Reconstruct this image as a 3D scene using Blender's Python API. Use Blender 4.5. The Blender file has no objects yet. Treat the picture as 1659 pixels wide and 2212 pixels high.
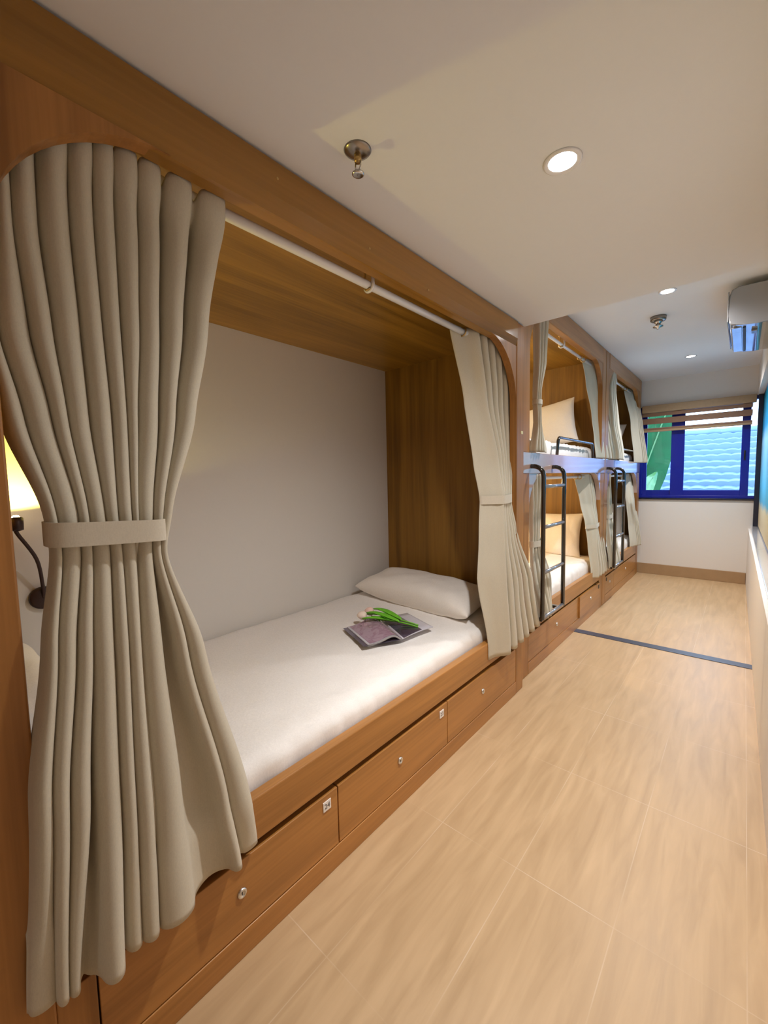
import bpy, bmesh, math, random
from mathutils import Vector, Matrix, noise
PI = math.pi
random.seed(7)
COL = bpy.context.scene.collection

# ------------------------------------------------------------------ materials
MATS = {}
def nodes(name):
    m = bpy.data.materials.new(name); m.use_nodes = True
    nt = m.node_tree; b = nt.nodes['Principled BSDF']
    return m, nt, b
def srgb(r, g, b):
    f = lambda c: (c/255/12.92) if c/255 <= .04045 else ((c/255+.055)/1.055)**2.4
    return (f(r), f(g), f(b), 1)
def plain(name, col, rough=.5, metal=0, spec=.5, coat=0, bump=0, bscale=200, var=0, sheen=0, trans=0):
    m, nt, b = nodes(name)
    b.inputs['Base Color'].default_value = (*col[:3], 1)
    b.inputs['Roughness'].default_value = rough
    b.inputs['Metallic'].default_value = metal
    b.inputs['Specular IOR Level'].default_value = spec
    b.inputs['Coat Weight'].default_value = coat
    b.inputs['Coat Roughness'].default_value = .08
    b.inputs['Sheen Weight'].default_value = sheen
    if bump or var:
        tc = nt.nodes.new('ShaderNodeTexCoord'); n = nt.nodes.new('ShaderNodeTexNoise')
        n.inputs['Scale'].default_value = bscale; n.inputs['Detail'].default_value = 4
        nt.links.new(tc.outputs['Object'], n.inputs['Vector'])
        if bump:
            bp = nt.nodes.new('ShaderNodeBump'); bp.inputs['Strength'].default_value = bump; bp.inputs['Distance'].default_value = .002
            nt.links.new(n.outputs['Fac'], bp.inputs['Height']); nt.links.new(bp.outputs['Normal'], b.inputs['Normal'])
        if var:
            mx = nt.nodes.new('ShaderNodeMix'); mx.data_type = 'RGBA'
            mx.inputs[6].default_value = (*[c*(1-var) for c in col[:3]], 1); mx.inputs[7].default_value = (*[min(1, c*(1+var)) for c in col[:3]], 1)
            nt.links.new(n.outputs['Fac'], mx.inputs[0]); nt.links.new(mx.outputs[2], b.inputs['Base Color'])
    MATS[name] = m
    return m
def wood(name, c1, c2, axis, rough=.4, coat=.3, fine=1.0, streak=9):
    """streaky grain running along the given axis"""
    m, nt, b = nodes(name)
    tc = nt.nodes.new('ShaderNodeTexCoord')
    def grain(s_across, s_along, detail, dist):
        mp = nt.nodes.new('ShaderNodeMapping')
        sc = [s_across]*3; sc['XYZ'.index(axis)] = s_along
        mp.inputs['Scale'].default_value = sc
        n = nt.nodes.new('ShaderNodeTexNoise'); n.inputs['Scale'].default_value = 1
        n.inputs['Detail'].default_value = detail; n.inputs['Distortion'].default_value = dist
        nt.links.new(tc.outputs['Object'], mp.inputs['Vector']); nt.links.new(mp.outputs['Vector'], n.inputs['Vector'])
        return n
    a = grain(streak, streak*.07, 5, .8); f = grain(90*fine, 2.2, 3, .2)
    ad = nt.nodes.new('ShaderNodeMath'); ad.operation = 'MULTIPLY_ADD'; ad.inputs[1].default_value = .35
    nt.links.new(f.outputs['Fac'], ad.inputs[0]); 
    sb = nt.nodes.new('ShaderNodeMath'); sb.operation = 'SUBTRACT'; sb.inputs[1].default_value = .175
    nt.links.new(a.outputs['Fac'], sb.inputs[0]); nt.links.new(sb.outputs[0], ad.inputs[2])
    r = nt.nodes.new('ShaderNodeValToRGB')
    r.color_ramp.elements[0].position = .3; r.color_ramp.elements[0].color = (*c1, 1)
    r.color_ramp.elements[1].position = .68; r.color_ramp.elements[1].color = (*c2, 1)
    nt.links.new(ad.outputs[0], r.inputs[0]); nt.links.new(r.outputs[0], b.inputs['Base Color'])
    b.inputs['Roughness'].default_value = rough; b.inputs['Coat Weight'].default_value = coat; b.inputs['Coat Roughness'].default_value = .12
    bp = nt.nodes.new('ShaderNodeBump'); bp.inputs['Strength'].default_value = .12; bp.inputs['Distance'].default_value = .001
    nt.links.new(f.outputs['Fac'], bp.inputs['Height']); nt.links.new(bp.outputs['Normal'], b.inputs['Normal'])
    MATS[name] = m
    return m
def emit(name, col, s):
    m, nt, b = nodes(name)
    b.inputs['Base Color'].default_value = (0, 0, 0, 1)
    b.inputs['Emission Color'].default_value = (*col, 1); b.inputs['Emission Strength'].default_value = s
    MATS[name] = m
    return m
def fabric(name, col, scale=900):
    m, nt, b = nodes(name)
    b.inputs['Base Color'].default_value = (*col, 1); b.inputs['Roughness'].default_value = .95
    b.inputs['Specular IOR Level'].default_value = .15; b.inputs['Sheen Weight'].default_value = .15
    tc = nt.nodes.new('ShaderNodeTexCoord')
    outs = []
    for sc in ((scale*.25, scale*.25, scale*2.0), (scale, scale, scale*.12)):
        mp = nt.nodes.new('ShaderNodeMapping'); mp.inputs['Scale'].default_value = sc
        n = nt.nodes.new('ShaderNodeTexNoise'); n.inputs['Scale'].default_value = 1; n.inputs['Detail'].default_value = 2
        nt.links.new(tc.outputs['Object'], mp.inputs['Vector']); nt.links.new(mp.outputs['Vector'], n.inputs['Vector']); outs.append(n)
    mm = nt.nodes.new('ShaderNodeMath'); mm.operation = 'ADD'
    nt.links.new(outs[0].outputs['Fac'], mm.inputs[0]); nt.links.new(outs[1].outputs['Fac'], mm.inputs[1])
    r = nt.nodes.new('ShaderNodeMapRange'); r.inputs[1].default_value = .6; r.inputs[2].default_value = 1.4; r.inputs[3].default_value = .9; r.inputs[4].default_value = 1.08
    nt.links.new(mm.outputs[0], r.inputs[0])
    vm = nt.nodes.new('ShaderNodeVectorMath'); vm.operation = 'SCALE'; vm.inputs[0].default_value = col
    nt.links.new(r.outputs[0], vm.inputs['Scale']); nt.links.new(vm.outputs[0], b.inputs['Base Color'])
    bp = nt.nodes.new('ShaderNodeBump'); bp.inputs['Strength'].default_value = .15; bp.inputs['Distance'].default_value = .0006
    nt.links.new(mm.outputs[0], bp.inputs['Height']); nt.links.new(bp.outputs['Normal'], b.inputs['Normal'])
    MATS[name] = m
    return m

FRAME1, FRAME2 = (.25, .10, .018), (.46, .205, .05)
LAM1, LAM2 = (.17, .080, .006), (.30, .145, .016)
wood('frame_y', FRAME1, FRAME2, 'Y', rough=.36, coat=.25, streak=7)
wood('frame_z', FRAME1, FRAME2, 'Z', rough=.42, coat=.15, streak=9)
wood('header_y', (.25, .115, .012), (.38, .18, .028), 'Y', rough=.35, coat=.3, streak=8)
wood('lam_z', LAM1, LAM2, 'Z', rough=.6, coat=0, streak=11)
wood('lam_y', LAM1, (.39, .20, .026), 'Y', rough=.4, coat=.15, streak=8)
plain('rail_gloss', (.50, .34, .28), rough=.14, coat=1, spec=.8, var=.06, bscale=4)
plain('dark_gap', (.012, .006, .004), rough=.9)
plain('wall_white', (.78, .745, .70), rough=.75, bump=.05, bscale=90, var=.012)
plain('wall_pod', (.72, .70, .665), rough=.8, bump=.05, bscale=90, var=.015)
plain('ceiling_white', (.80, .82, .85), rough=.8, bump=.04, bscale=60, var=.01)
plain('base_tile', (.40, .26, .14), rough=.4, var=.1, bscale=12)
plain('strip_dark', (.055, .058, .085), rough=.35, bump=.3, bscale=300)
fabric('curtain_linen', (.585, .54, .435))
fabric('tie_linen', (.62, .57, .47))
fabric('sheet', (.86, .83, .80), 600)
fabric('pillow_cotton', (.86, .81, .75), 600)
plain('white_tube', (.82, .82, .84), rough=.25, coat=.4)
plain('brass', (.55, .38, .16), rough=.35, metal=1)
plain('black_metal', (.010, .008, .008), rough=.16, coat=.8)
plain('rung_metal', (.34, .34, .37), rough=.25, metal=.6, coat=.4)
plain('chrome', (.62, .60, .58), rough=.18, metal=1)
plain('chrome_dark', (.32, .29, .26), rough=.25, metal=1)
plain('steel', (.75, .74, .72), rough=.3, metal=1)
plain('plate_white', (.82, .78, .74), rough=.4)
plain('plate_dark', (.06, .05, .04), rough=.4)
plain('ink', (.10, .09, .09), rough=.6)
plain('tag_yellow', (.75, .66, .36), rough=.5)
plain('ac_plastic', (.30, .30, .31), rough=.10, coat=1)
plain('ac_slot', (.02, .02, .03), rough=.5)
plain('navy_frame', (.001, .012, .30), rough=.3, coat=.3)
plain('mural_frame', (.010, .012, .03), rough=.3, coat=.3)
plain('ledge_stone', (.62, .62, .66), rough=.12, coat=.8)
plain('blind_wood', (.40, .27, .15), rough=.45, var=.1, bscale=30)
plain('blind_dark', (.26, .14, .08), rough=.5, var=.1, bscale=30)
plain('roof_tile', (.115, .18, .30), rough=.55, var=.18, bscale=7)
plain('leaf_banana', (.006, .075, .02), rough=.6, coat=0, spec=.2, var=.35, bscale=9)
plain('leaf_light', (.075, .19, .055), rough=.35, coat=.3, var=.25, bscale=9)
plain('pole_teal', (.02, .34, .55), rough=.4)
plain('lamp_brown', (.045, .022, .018), rough=.45, metal=.3)
emit('bulb_warm', (1, .80, .45), 25)
emit('downlight_lens', (1, .97, .95), 22)
plain('stem_green', (.16, .50, .035), rough=.4, var=.2, bscale=40)
plain('petal', (.90, .62, .55), rough=.5, var=.1, bscale=60)
plain('petal_pale', (.92, .78, .66), rough=.5, var=.08, bscale=60)
plain('page_white', (.58, .56, .62), rough=.35)
plain('page_edge', (.35, .33, .33), rough=.5, bump=.5, bscale=800)

def floor_mat():
    m, nt, b = nodes('floor_tile')
    tc = nt.nodes.new('ShaderNodeTexCoord')
    mp = nt.nodes.new('ShaderNodeMapping'); mp.inputs['Location'].default_value = (-.135+.29*20, -.667+.585*20, 0)
    br = nt.nodes.new('ShaderNodeTexBrick'); br.offset = 0; br.squash = 1
    for k, v in (('Scale', 1), ('Mortar Size', .0016), ('Mortar Smooth', .3), ('Bias', 0), ('Brick Width', .292), ('Row Height', .585)):
        br.inputs[k].default_value = v
    br.inputs['Color1'].default_value = (.42, .42, .42, 1); br.inputs['Color2'].default_value = (.58, .58, .58, 1); br.inputs['Mortar'].default_value = (.5, .5, .5, 1)
    nt.links.new(tc.outputs['Object'], mp.inputs['Vector']); nt.links.new(mp.outputs['Vector'], br.inputs['Vector'])
    def nz(sx, sy, det, dist):
        q = nt.nodes.new('ShaderNodeMapping'); q.inputs['Scale'].default_value = (sx, sy, 1); q.inputs['Rotation'].default_value = (0, 0, .12)
        n = nt.nodes.new('ShaderNodeTexNoise'); n.inputs['Scale'].default_value = 1; n.inputs['Detail'].default_value = det; n.inputs['Distortion'].default_value = dist
        nt.links.new(tc.outputs['Object'], q.inputs['Vector']); nt.links.new(q.outputs['Vector'], n.inputs['Vector']); return n
    g = nz(26, 3.0, 6, .6)
    mix = nt.nodes.new('ShaderNodeMath'); mix.operation = 'MULTIPLY_ADD'; mix.inputs[1].default_value = .75
    sep = nt.nodes.new('ShaderNodeRGBToBW'); nt.links.new(br.outputs['Color'], sep.inputs[0])
    hb = nt.nodes.new('ShaderNodeMath'); hb.operation = 'MULTIPLY'; hb.inputs[1].default_value = .28; nt.links.new(sep.outputs[0], hb.inputs[0])
    nt.links.new(g.outputs['Fac'], mix.inputs[0]); nt.links.new(hb.outputs[0], mix.inputs[2])
    r = nt.nodes.new('ShaderNodeValToRGB')
    r.color_ramp.elements[0].position = .3; r.color_ramp.elements[0].color = (.43, .285, .15, 1)
    r.color_ramp.elements[1].position = .72; r.color_ramp.elements[1].color = (.585, .405, .228, 1)
    nt.links.new(mix.outputs[0], r.inputs[0])
    mo = nt.nodes.new('ShaderNodeMix'); mo.data_type = 'RGBA'; mo.inputs[7].default_value = (.66, .53, .38, 1)
    gf = nt.nodes.new('ShaderNodeMath'); gf.operation = 'MULTIPLY'; gn = nz(3.1, 2.3, 2, 0); gm = nt.nodes.new('ShaderNodeMapRange'); gm.inputs[1].default_value = .42; gm.inputs[2].default_value = .62; gm.inputs[3].default_value = .08; gm.inputs[4].default_value = .65; nt.links.new(gn.outputs['Fac'], gm.inputs[0]); nt.links.new(br.outputs['Fac'], gf.inputs[0]); nt.links.new(gm.outputs[0], gf.inputs[1]); nt.links.new(gf.outputs[0], mo.inputs[0]); nt.links.new(r.outputs[0], mo.inputs[6]); nt.links.new(mo.outputs[2], b.inputs['Base Color'])
    rr = nt.nodes.new('ShaderNodeMapRange'); rr.inputs[3].default_value = .34; rr.inputs[4].default_value = .48
    nt.links.new(g.outputs['Fac'], rr.inputs[0]); nt.links.new(rr.outputs[0], b.inputs['Roughness'])
    b.inputs['Specular IOR Level'].default_value = .5
    bp = nt.nodes.new('ShaderNodeBump'); bp.inputs['Strength'].default_value = .06; bp.inputs['Distance'].default_value = .002
    nt.links.new(g.outputs['Fac'], bp.inputs['Height']); nt.links.new(bp.outputs['Normal'], b.inputs['Normal'])
    MATS['floor_tile'] = m
floor_mat()

def glass_mat():
    m = bpy.data.materials.new('glass'); m.use_nodes = True; nt = m.node_tree; nt.nodes.clear()
    o = nt.nodes.new('ShaderNodeOutputMaterial'); t = nt.nodes.new('ShaderNodeBsdfTransparent'); g = nt.nodes.new('ShaderNodeBsdfGlossy')
    t.inputs[0].default_value = (.93, .97, 1, 1); g.inputs['Roughness'].default_value = .02
    f = nt.nodes.new('ShaderNodeFresnel'); f.inputs[0].default_value = 1.35
    mx = nt.nodes.new('ShaderNodeMixShader')
    nt.links.new(f.outputs[0], mx.inputs[0]); nt.links.new(t.outputs[0], mx.inputs[1]); nt.links.new(g.outputs[0], mx.inputs[2]); nt.links.new(mx.outputs[0], o.inputs[0])
    MATS['glass'] = m
glass_mat()

def ramp_picture(name, axis, lo, hi, stops, nscale, namount, rough=.2, coat=.6):
    """printed picture: colours along one axis of the sheet, broken up by noise"""
    m, nt, b = nodes(name)
    tc = nt.nodes.new('ShaderNodeTexCoord'); sx = nt.nodes.new('ShaderNodeSeparateXYZ'); nt.links.new(tc.outputs['Object'], sx.inputs[0])
    n = nt.nodes.new('ShaderNodeTexNoise'); n.inputs['Scale'].default_value = nscale; n.inputs['Detail'].default_value = 3; n.inputs['Distortion'].default_value = 1.5
    nt.links.new(tc.outputs['Object'], n.inputs['Vector'])
    mr = nt.nodes.new('ShaderNodeMapRange'); mr.inputs[1].default_value = lo; mr.inputs[2].default_value = hi
    nt.links.new(sx.outputs['XYZ'.index(axis)], mr.inputs[0])
    a = nt.nodes.new('ShaderNodeMath'); a.operation = 'MULTIPLY_ADD'; a.inputs[1].default_value = namount
    s = nt.nodes.new('ShaderNodeMath'); s.operation = 'SUBTRACT'; s.inputs[1].default_value = .5*namount
    nt.links.new(mr.outputs[0], s.inputs[0]); nt.links.new(n.outputs['Fac'], a.inputs[0]); nt.links.new(s.outputs[0], a.inputs[2])
    r = nt.nodes.new('ShaderNodeValToRGB'); e = r.color_ramp.elements
    e[0].position, e[0].color = stops[0][0], (*stops[0][1], 1); e[1].position, e[1].color = stops[-1][0], (*stops[-1][1], 1)
    for p, c in stops[1:-1]:
        q = e.new(p); q.color = (*c, 1)
    nt.links.new(a.outputs[0], r.inputs[0]); nt.links.new(r.outputs[0], b.inputs['Base Color'])
    b.inputs['Roughness'].default_value = rough; b.inputs['Coat Weight'].default_value = coat; b.inputs['Coat Roughness'].default_value = .05
    if not coat: b.inputs['Specular IOR Level'].default_value = .12
    MATS[name] = m
ramp_picture('mural_print', 'Z', .0, 1.35, [(0, (.62, .52, .34)), (.17, (.66, .62, .44)), (.225, (.10, .45, .75)), (.34, (.12, .58, 1.0)), (.68, (.30, .66, 1.0)), (.78, (.01, .28, .62)), (1, (.0, .16, .26))], 2.2, .10, .7, 0)
ramp_picture('print_mauve', 'Y', -.15, .15, [(0, (.40, .28, .36)), (.3, (.30, .17, .25)), (.45, (.45, .30, .38)), (.6, (.09, .06, .08)), (.75, (.36, .25, .32)), (1, (.12, .08, .10))], 15, 1.9)
ramp_picture('print_dark', 'X', -.15, .15, [(0, (.16, .14, .20)), (.35, (.06, .045, .07)), (.6, (.10, .08, .12)), (.75, (.03, .02, .04)), (1, (.12, .1, .15))], 7, .8)

# ------------------------------------------------------------------ mesh helpers
def obj(name, bm, mat, parent=None, smooth=False, mods=None):
    """links a bmesh (in world coordinates) as ONE mesh object, parented to a thing or a part"""
    base = Vector((0, 0, 0))
    if parent is not None:
        base = ORIGIN[parent.name]
    for v in bm.verts: v.co -= base
    bmesh.ops.recalc_face_normals(bm, faces=bm.faces)
    me = bpy.data.meshes.new(name); bm.to_mesh(me); bm.free()
    for p in me.polygons: p.use_smooth = smooth
    o = bpy.data.objects.new(name, me); COL.objects.link(o)
    for mm in (mat if isinstance(mat, (list, tuple)) else [mat]): me.materials.append(MATS[mm])
    if parent is not None: o.parent = parent
    ORIGIN[o.name] = base.copy()
    for k, kw in (mods or []):
        md = o.modifiers.new(k.lower(), k)
        for a, v in kw.items(): setattr(md, a, v)
    return o
ORIGIN = {}
def thing(name, label, cat, loc=(0, 0, 0), group=None, kind=None):
    o = bpy.data.objects.new(name, None); COL.objects.link(o); o.location = loc; o.empty_display_size = .05
    ORIGIN[o.name] = Vector(loc)
    return tag(o, label, cat, group, kind)
def tag(o, label, cat, group=None, kind=None):
    if label: o['label'] = label
    if cat: o['category'] = cat
    if group: o['group'] = group
    if kind: o['kind'] = kind
    return o
def struct(name, bm, mat, label, cat, parent=None, smooth=False):
    o = obj(name, bm, mat, parent, smooth)
    return tag(o, label, cat, None, 'structure')
def dup(src, dloc, label, group=None, dz=0):
    """a copy of a thing with copies of its parts and their parts, moved by dloc"""
    def cp(s, par):
        c = s.copy(); COL.objects.link(c); ORIGIN[c.name] = ORIGIN[s.name] + Vector(dloc)
        if par: c.parent = par
        for ch in [x for x in bpy.data.objects if x.parent == s]: cp(ch, c)
        return c
    r = cp(src, None); r.location = Vector(src.location) + Vector(dloc); r['label'] = label
    if group: r['group'] = group
    return r

def BM(): return bmesh.new()
def box(bm, a, b, bev=0.0, seg=2):
    r = bmesh.ops.create_cube(bm, size=1)
    vs = r['verts']
    for v in vs:
        v.co = Vector([(a[i]+b[i])/2 + v.co[i]*(b[i]-a[i]) for i in range(3)])
    if bev > 0:
        es = list({e for v in vs for e in v.link_edges})
        bmesh.ops.bevel(bm, geom=es, offset=bev, segments=seg, profile=.5, affect='EDGES')
    return bm
def bx(a, b, bev=0.0, seg=2): return box(BM(), a, b, bev, seg)
def prism(bm, pts, axis, lo, hi, bev=0):
    """polygon (2D points in the two other axes, in order) extruded along axis"""
    idx = [i for i in range(3) if i != 'XYZ'.index(axis)]
    ax = 'XYZ'.index(axis)
    rows = []
    for val in (lo, hi):
        r = []
        for p in pts:
            c = [0, 0, 0]; c[idx[0]], c[idx[1]] = p; c[ax] = val
            r.append(bm.verts.new(c))
        rows.append(r)
    bm.faces.new(rows[0]); bm.faces.new(rows[1][::-1])
    n = len(pts)
    for i in range(n):
        bm.faces.new((rows[0][i], rows[0][(i+1) % n], rows[1][(i+1) % n], rows[1][i]))
    return bm
def tube(bm, pts, r, n=12, cap=True):
    pts = [Vector(p) for p in pts]; rings = []
    up = None
    for i, p in enumerate(pts):
        t = (pts[min(i+1, len(pts)-1)] - pts[max(i-1, 0)]).normalized()
        if up is None:
            up = Vector((0, 0, 1)) if abs(t.z) < .9 else Vector((1, 0, 0))
        s = t.cross(up).normalized(); up = s.cross(t).normalized()
        rr = r[i] if isinstance(r, (list, tuple)) else r
        rings.append([bm.verts.new(p + (s*math.cos(2*PI*k/n) + up*math.sin(2*PI*k/n))*rr) for k in range(n)])
    for a, b in zip(rings, rings[1:]):
        for k in range(n): bm.faces.new((a[k], a[(k+1) % n], b[(k+1) % n], b[k]))
    if cap:
        bm.faces.new(rings[0][::-1]); bm.faces.new(rings[-1])
    return bm
def lathe(bm, prof, c, n=24, M=None):
    """profile (radius, height) about the z axis through c (M: rotation)"""
    rings = []
    for r, h in prof:
        ring = []
        for k in range(n):
            v = Vector((r*math.cos(2*PI*k/n), r*math.sin(2*PI*k/n), h))
            if M: v = M @ v
            ring.append(bm.verts.new(v + Vector(c)))
        rings.append(ring)
    for a, b in zip(rings, rings[1:]):
        for k in range(n): bm.faces.new((a[k], a[(k+1) % n], b[(k+1) % n], b[k]))
    bm.faces.new(rings[0][::-1]); bm.faces.new(rings[-1])
    return bm
def torus(bm, c, R, r, normal='Y', n=24, m=8):
    rings = []
    for i in range(n):
        a = 2*PI*i/n; ring = []
        for j in range(m):
            b = 2*PI*j/m
            p = ((R + r*math.cos(b))*math.cos(a), (R + r*math.cos(b))*math.sin(a), r*math.sin(b))
            q = {'Z': p, 'Y': (p[0], p[2], p[1]), 'X': (p[2], p[0], p[1])}[normal]
            ring.append(bm.verts.new(Vector(c)+Vector(q)))
        rings.append(ring)
    for i in range(n):
        a, b = rings[i], rings[(i+1) % n]
        for j in range(m): bm.faces.new((a[j], a[(j+1) % m], b[(j+1) % m], b[j]))
    return bm
def arc(c, r, a0, a1, n=14):
    return [(c[0]+r*math.cos(math.radians(a0+(a1-a0)*i/n)), c[1]+r*math.sin(math.radians(a0+(a1-a0)*i/n))) for i in range(n+1)]
def grid(bm, rows):
    """rows of points -> quad sheet"""
    vs = [[bm.verts.new(p) for p in r] for r in rows]
    for a, b in zip(vs, vs[1:]):
        for i in range(len(a)-1): bm.faces.new((a[i], a[i+1], b[i+1], b[i]))
    return vs
def bend(pts, rad, n=6):
    """rounds the corners of a polyline"""
    out = [Vector(pts[0])]
    for i in range(1, len(pts)-1):
        p0, p, p1 = Vector(pts[i-1]), Vector(pts[i]), Vector(pts[i+1])
        d0, d1 = (p0-p).normalized(), (p1-p).normalized()
        a, b = p+d0*rad, p+d1*rad
        for k in range(n+1):
            t = k/n; out.append((1-t)**2*a + 2*t*(1-t)*p + t*t*b)
    out.append(Vector(pts[-1])); return out

# ------------------------------------------------------------------ camera
CAM = Vector((1.0, 0.0, 1.311))
F_PX, W_PX, H_PX = 894.96, 1659, 2212
pan, tilt, roll = .71601, .07827, -.02119
fwd = Vector((-math.sin(pan)*math.cos(tilt), math.cos(pan)*math.cos(tilt), -math.sin(tilt)))
rt0 = Vector((math.cos(pan), math.sin(pan), 0)); up0 = rt0.cross(fwd)
rt = rt0*math.cos(roll) + up0*math.sin(roll); up = -rt0*math.sin(roll) + up0*math.cos(roll)
cd = bpy.data.cameras.new('camera'); cam = bpy.data.objects.new('camera', cd); COL.objects.link(cam)
cd.sensor_fit = 'HORIZONTAL'; cd.sensor_width = 36; cd.lens = 36*F_PX/W_PX; cd.clip_start = .01; cd.clip_end = 200
cam.matrix_world = Matrix(((rt.x, up.x, -fwd.x, CAM.x), (rt.y, up.y, -fwd.y, CAM.y), (rt.z, up.z, -fwd.z, CAM.z), (0, 0, 0, 1)))
bpy.context.scene.camera = cam
def back(px, py, ax, val):
    """photograph point -> the place where its line of sight meets a plane of the room"""
    d = fwd*F_PX + rt*(px-(W_PX/2)) - up*(py-H_PX/2); i = 'XYZ'.index(ax)
    return CAM + d*((val-CAM[i])/d[i])

# ------------------------------------------------------------------ the setting
YB, YF, XL, LOW, HIGH, YS = -2.4, 6.36, -1.05, 2.19, 2.505, 2.455
struct('floor', bx((XL, YB, -.06), (1.30, YF, 0)), 'floor_tile', 'tan wood-look tiled floor of the narrow aisle', 'floor')
bm = BM(); box(bm, (XL-.1, YB, LOW), (1.35, YS, LOW+.5)); struct('ceiling', bm, 'ceiling_white', 'lowered white ceiling over the near pod', 'ceiling')
bm = BM(); box(bm, (XL-.1, YS, HIGH), (1.35, YF+.2, HIGH+.2)); struct('ceiling_far', bm, 'ceiling_white', 'higher white ceiling over the bunk beds', 'ceiling')
struct('wall_left', bx((XL-.12, YB, 0), (XL, YF, HIGH)), 'wall_pod', 'off-white wall behind the mattresses', 'wall')
WZ0, WZ1, WX0, WX1 = 1.0, 2.17, -.06, 1.115
bm = BM()
box(bm, (XL, YF, 0), (1.25, YF+.14, WZ0)); box(bm, (XL, YF, WZ1), (1.25, YF+.14, HIGH)); box(bm, (XL, YF, WZ0), (WX0, YF+.14, WZ1)); box(bm, (WX1, YF, WZ0), (1.25, YF+.14, WZ1))
struct('wall_far', bm, 'wall_white', 'white wall with the window at the end of the aisle', 'wall')
LEDGE = .69
def skew(bm):
    """the right wall runs a little out of parallel with the bunks"""
    for v in bm.verts: v.co.x += .0115*(YF-v.co.y)
    return bm
bm = BM()
box(bm, (1.052, YB, 0), (1.30, YF, LEDGE-.035)); box(bm, (1.145, YB, LEDGE-.035), (1.30, YF, 2.17)); box(bm, (1.082, YB, 2.17), (1.30, YF, HIGH)); box(bm, (1.082, YB, LEDGE-.035), (1.15, 2.6, 2.18))
struct('wall_right', skew(bm), 'wall_white', 'white wall along the right of the aisle', 'wall')
struct('trim_ledge', skew(bx((1.066, YB, LEDGE-.035), (1.146, YF, LEDGE), .004)), 'ledge_stone', 'polished pale ledge along the right wall', 'ledge')
struct('wall_back', bx((XL, YB-.1, 0), (1.30, YB, HIGH)), 'wall_white', 'white wall behind the camera', 'wall')
struct('baseboard_far', bx((-.05, YF-.015, 0), (1.05, YF, .135), .003), 'base_tile', 'brown tile skirting under the far window', 'skirting')
struct('trim_strip', bx((-.06, 3.595, -.002), (1.09, 3.675, .004), .001), 'strip_dark', 'dark strip across the floor tiles', 'floor strip')

# far window
W = thing('window_1', 'blue framed sliding window at the end of the aisle', 'window', (0, YF+.05, WZ0), None, 'structure')
bm = BM(); y0, y1 = YF+.01, YF+.09
box(bm, (WX0, y0, WZ0), (WX1, y1, WZ0+.035), .004); box(bm, (WX0, y0, WZ1-.04), (WX1, y1, WZ1), .004); box(bm, (WX0, y0, WZ0+.035), (WX0+.04, y1, WZ1-.04), .004); box(bm, (WX1-.02, y0, WZ0+.035), (WX1+.003, y1, WZ1-.04), .004)
obj('window_frame', bm, 'navy_frame', W)
def sash(xa, xb, ya, wl, wr, wb=.07):
    bm = BM(); z0, z1 = WZ0+.03, WZ1-.03
    box(bm, (xa, ya, z0), (xa+wl, ya+.03, z1), .003); box(bm, (xb-wr, ya, z0), (xb, ya+.03, z1), .003)
    box(bm, (xa+wl, ya+.001, z0), (xb-wr, ya+.029, z0+wb)); box(bm, (xa+wl, ya+.001, z1-.05), (xb-wr, ya+.029, z1))
    s = obj('sash', bm, 'navy_frame', W)
    obj('pane', bx((xa+wl, ya+.012, z0+wb), (xb-wr, ya+.017, z1-.05)), 'glass', s)
    return s
sash(WX0+.03, .345, y0+.035, .05, .06); s = sash(.285, 1.035, y0+.002, .138, .075)
obj('latch', bx((.985, y0-.012, 1.45), (1.0, y0+.004, 1.56), .003), 'black_metal', s)
obj('pane', bx((1.035, y0+.05, WZ0+.035), (WX1-.02, y0+.055, WZ1-.04)), 'glass', W)
struct('trim_sill', bx((WX0, YF-.02, WZ0-.02), (WX1+.005, YF+.02, WZ0), .004), 'mural_frame', 'thin dark sill under the far window', 'window sill')
B = thing('window_blind', 'half-raised brown slatted blind over the far window', 'blind', (.5, YF-.03, 2.17))
bz = YF-.045
obj('headrail', bx((-.03, bz-.02, 2.085), (1.075, bz+.03, 2.178), .006), 'blind_wood', B)
for x0, z, h, m in ((1.045, 2.038, .045, 'blind_dark'), (1.045, 1.942, .072, 'blind_dark'), (1.045, 1.868, .026, 'blind_dark')):
    obj('slat', bx((-.03, bz, z), (x0, bz+.008, z+h), .003), m, B)
obj('bottom_rail', bx((-.03, bz-.01, 1.842), (1.045, bz+.015, 1.868), .005), 'blind_wood', B)
for x in (.12, .9): obj('ladder_cord', tube(BM(), [(x, bz+.012, 2.10), (x, bz+.012, 1.86)], .0015, 6), 'blind_wood', B)

# mural on the right wall
P = thing('framed_mural', 'dark framed blue and sand picture above the right ledge', 'picture', (1.09, 4.8, LEDGE+.02))
MY0, MY1, MZ0, MZ1 = 2.62, 6.335, LEDGE+.002, 2.168
bm = BM(); box(bm, (1.088, MY1-.05, MZ0), (1.132, MY1, MZ1), .003)
obj('picture_frame', skew(bm), 'mural_frame', P)
bm = BM(); box(bm, (1.120, MY0, MZ0), (1.143, MY0+.04, MZ1), .003); box(bm, (1.128, MY0, MZ0), (1.143, MY1, MZ0+.012), .002); box(bm, (1.128, MY0, MZ1-.02), (1.143, MY1, MZ1), .003)
obj('picture_frame', skew(bm), 'mural_frame', P)
obj('print', skew(bx((1.132, MY0+.03, MZ0+.008), (1.1445, MY1-.03, MZ1-.01))), 'mural_print', P)

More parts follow.
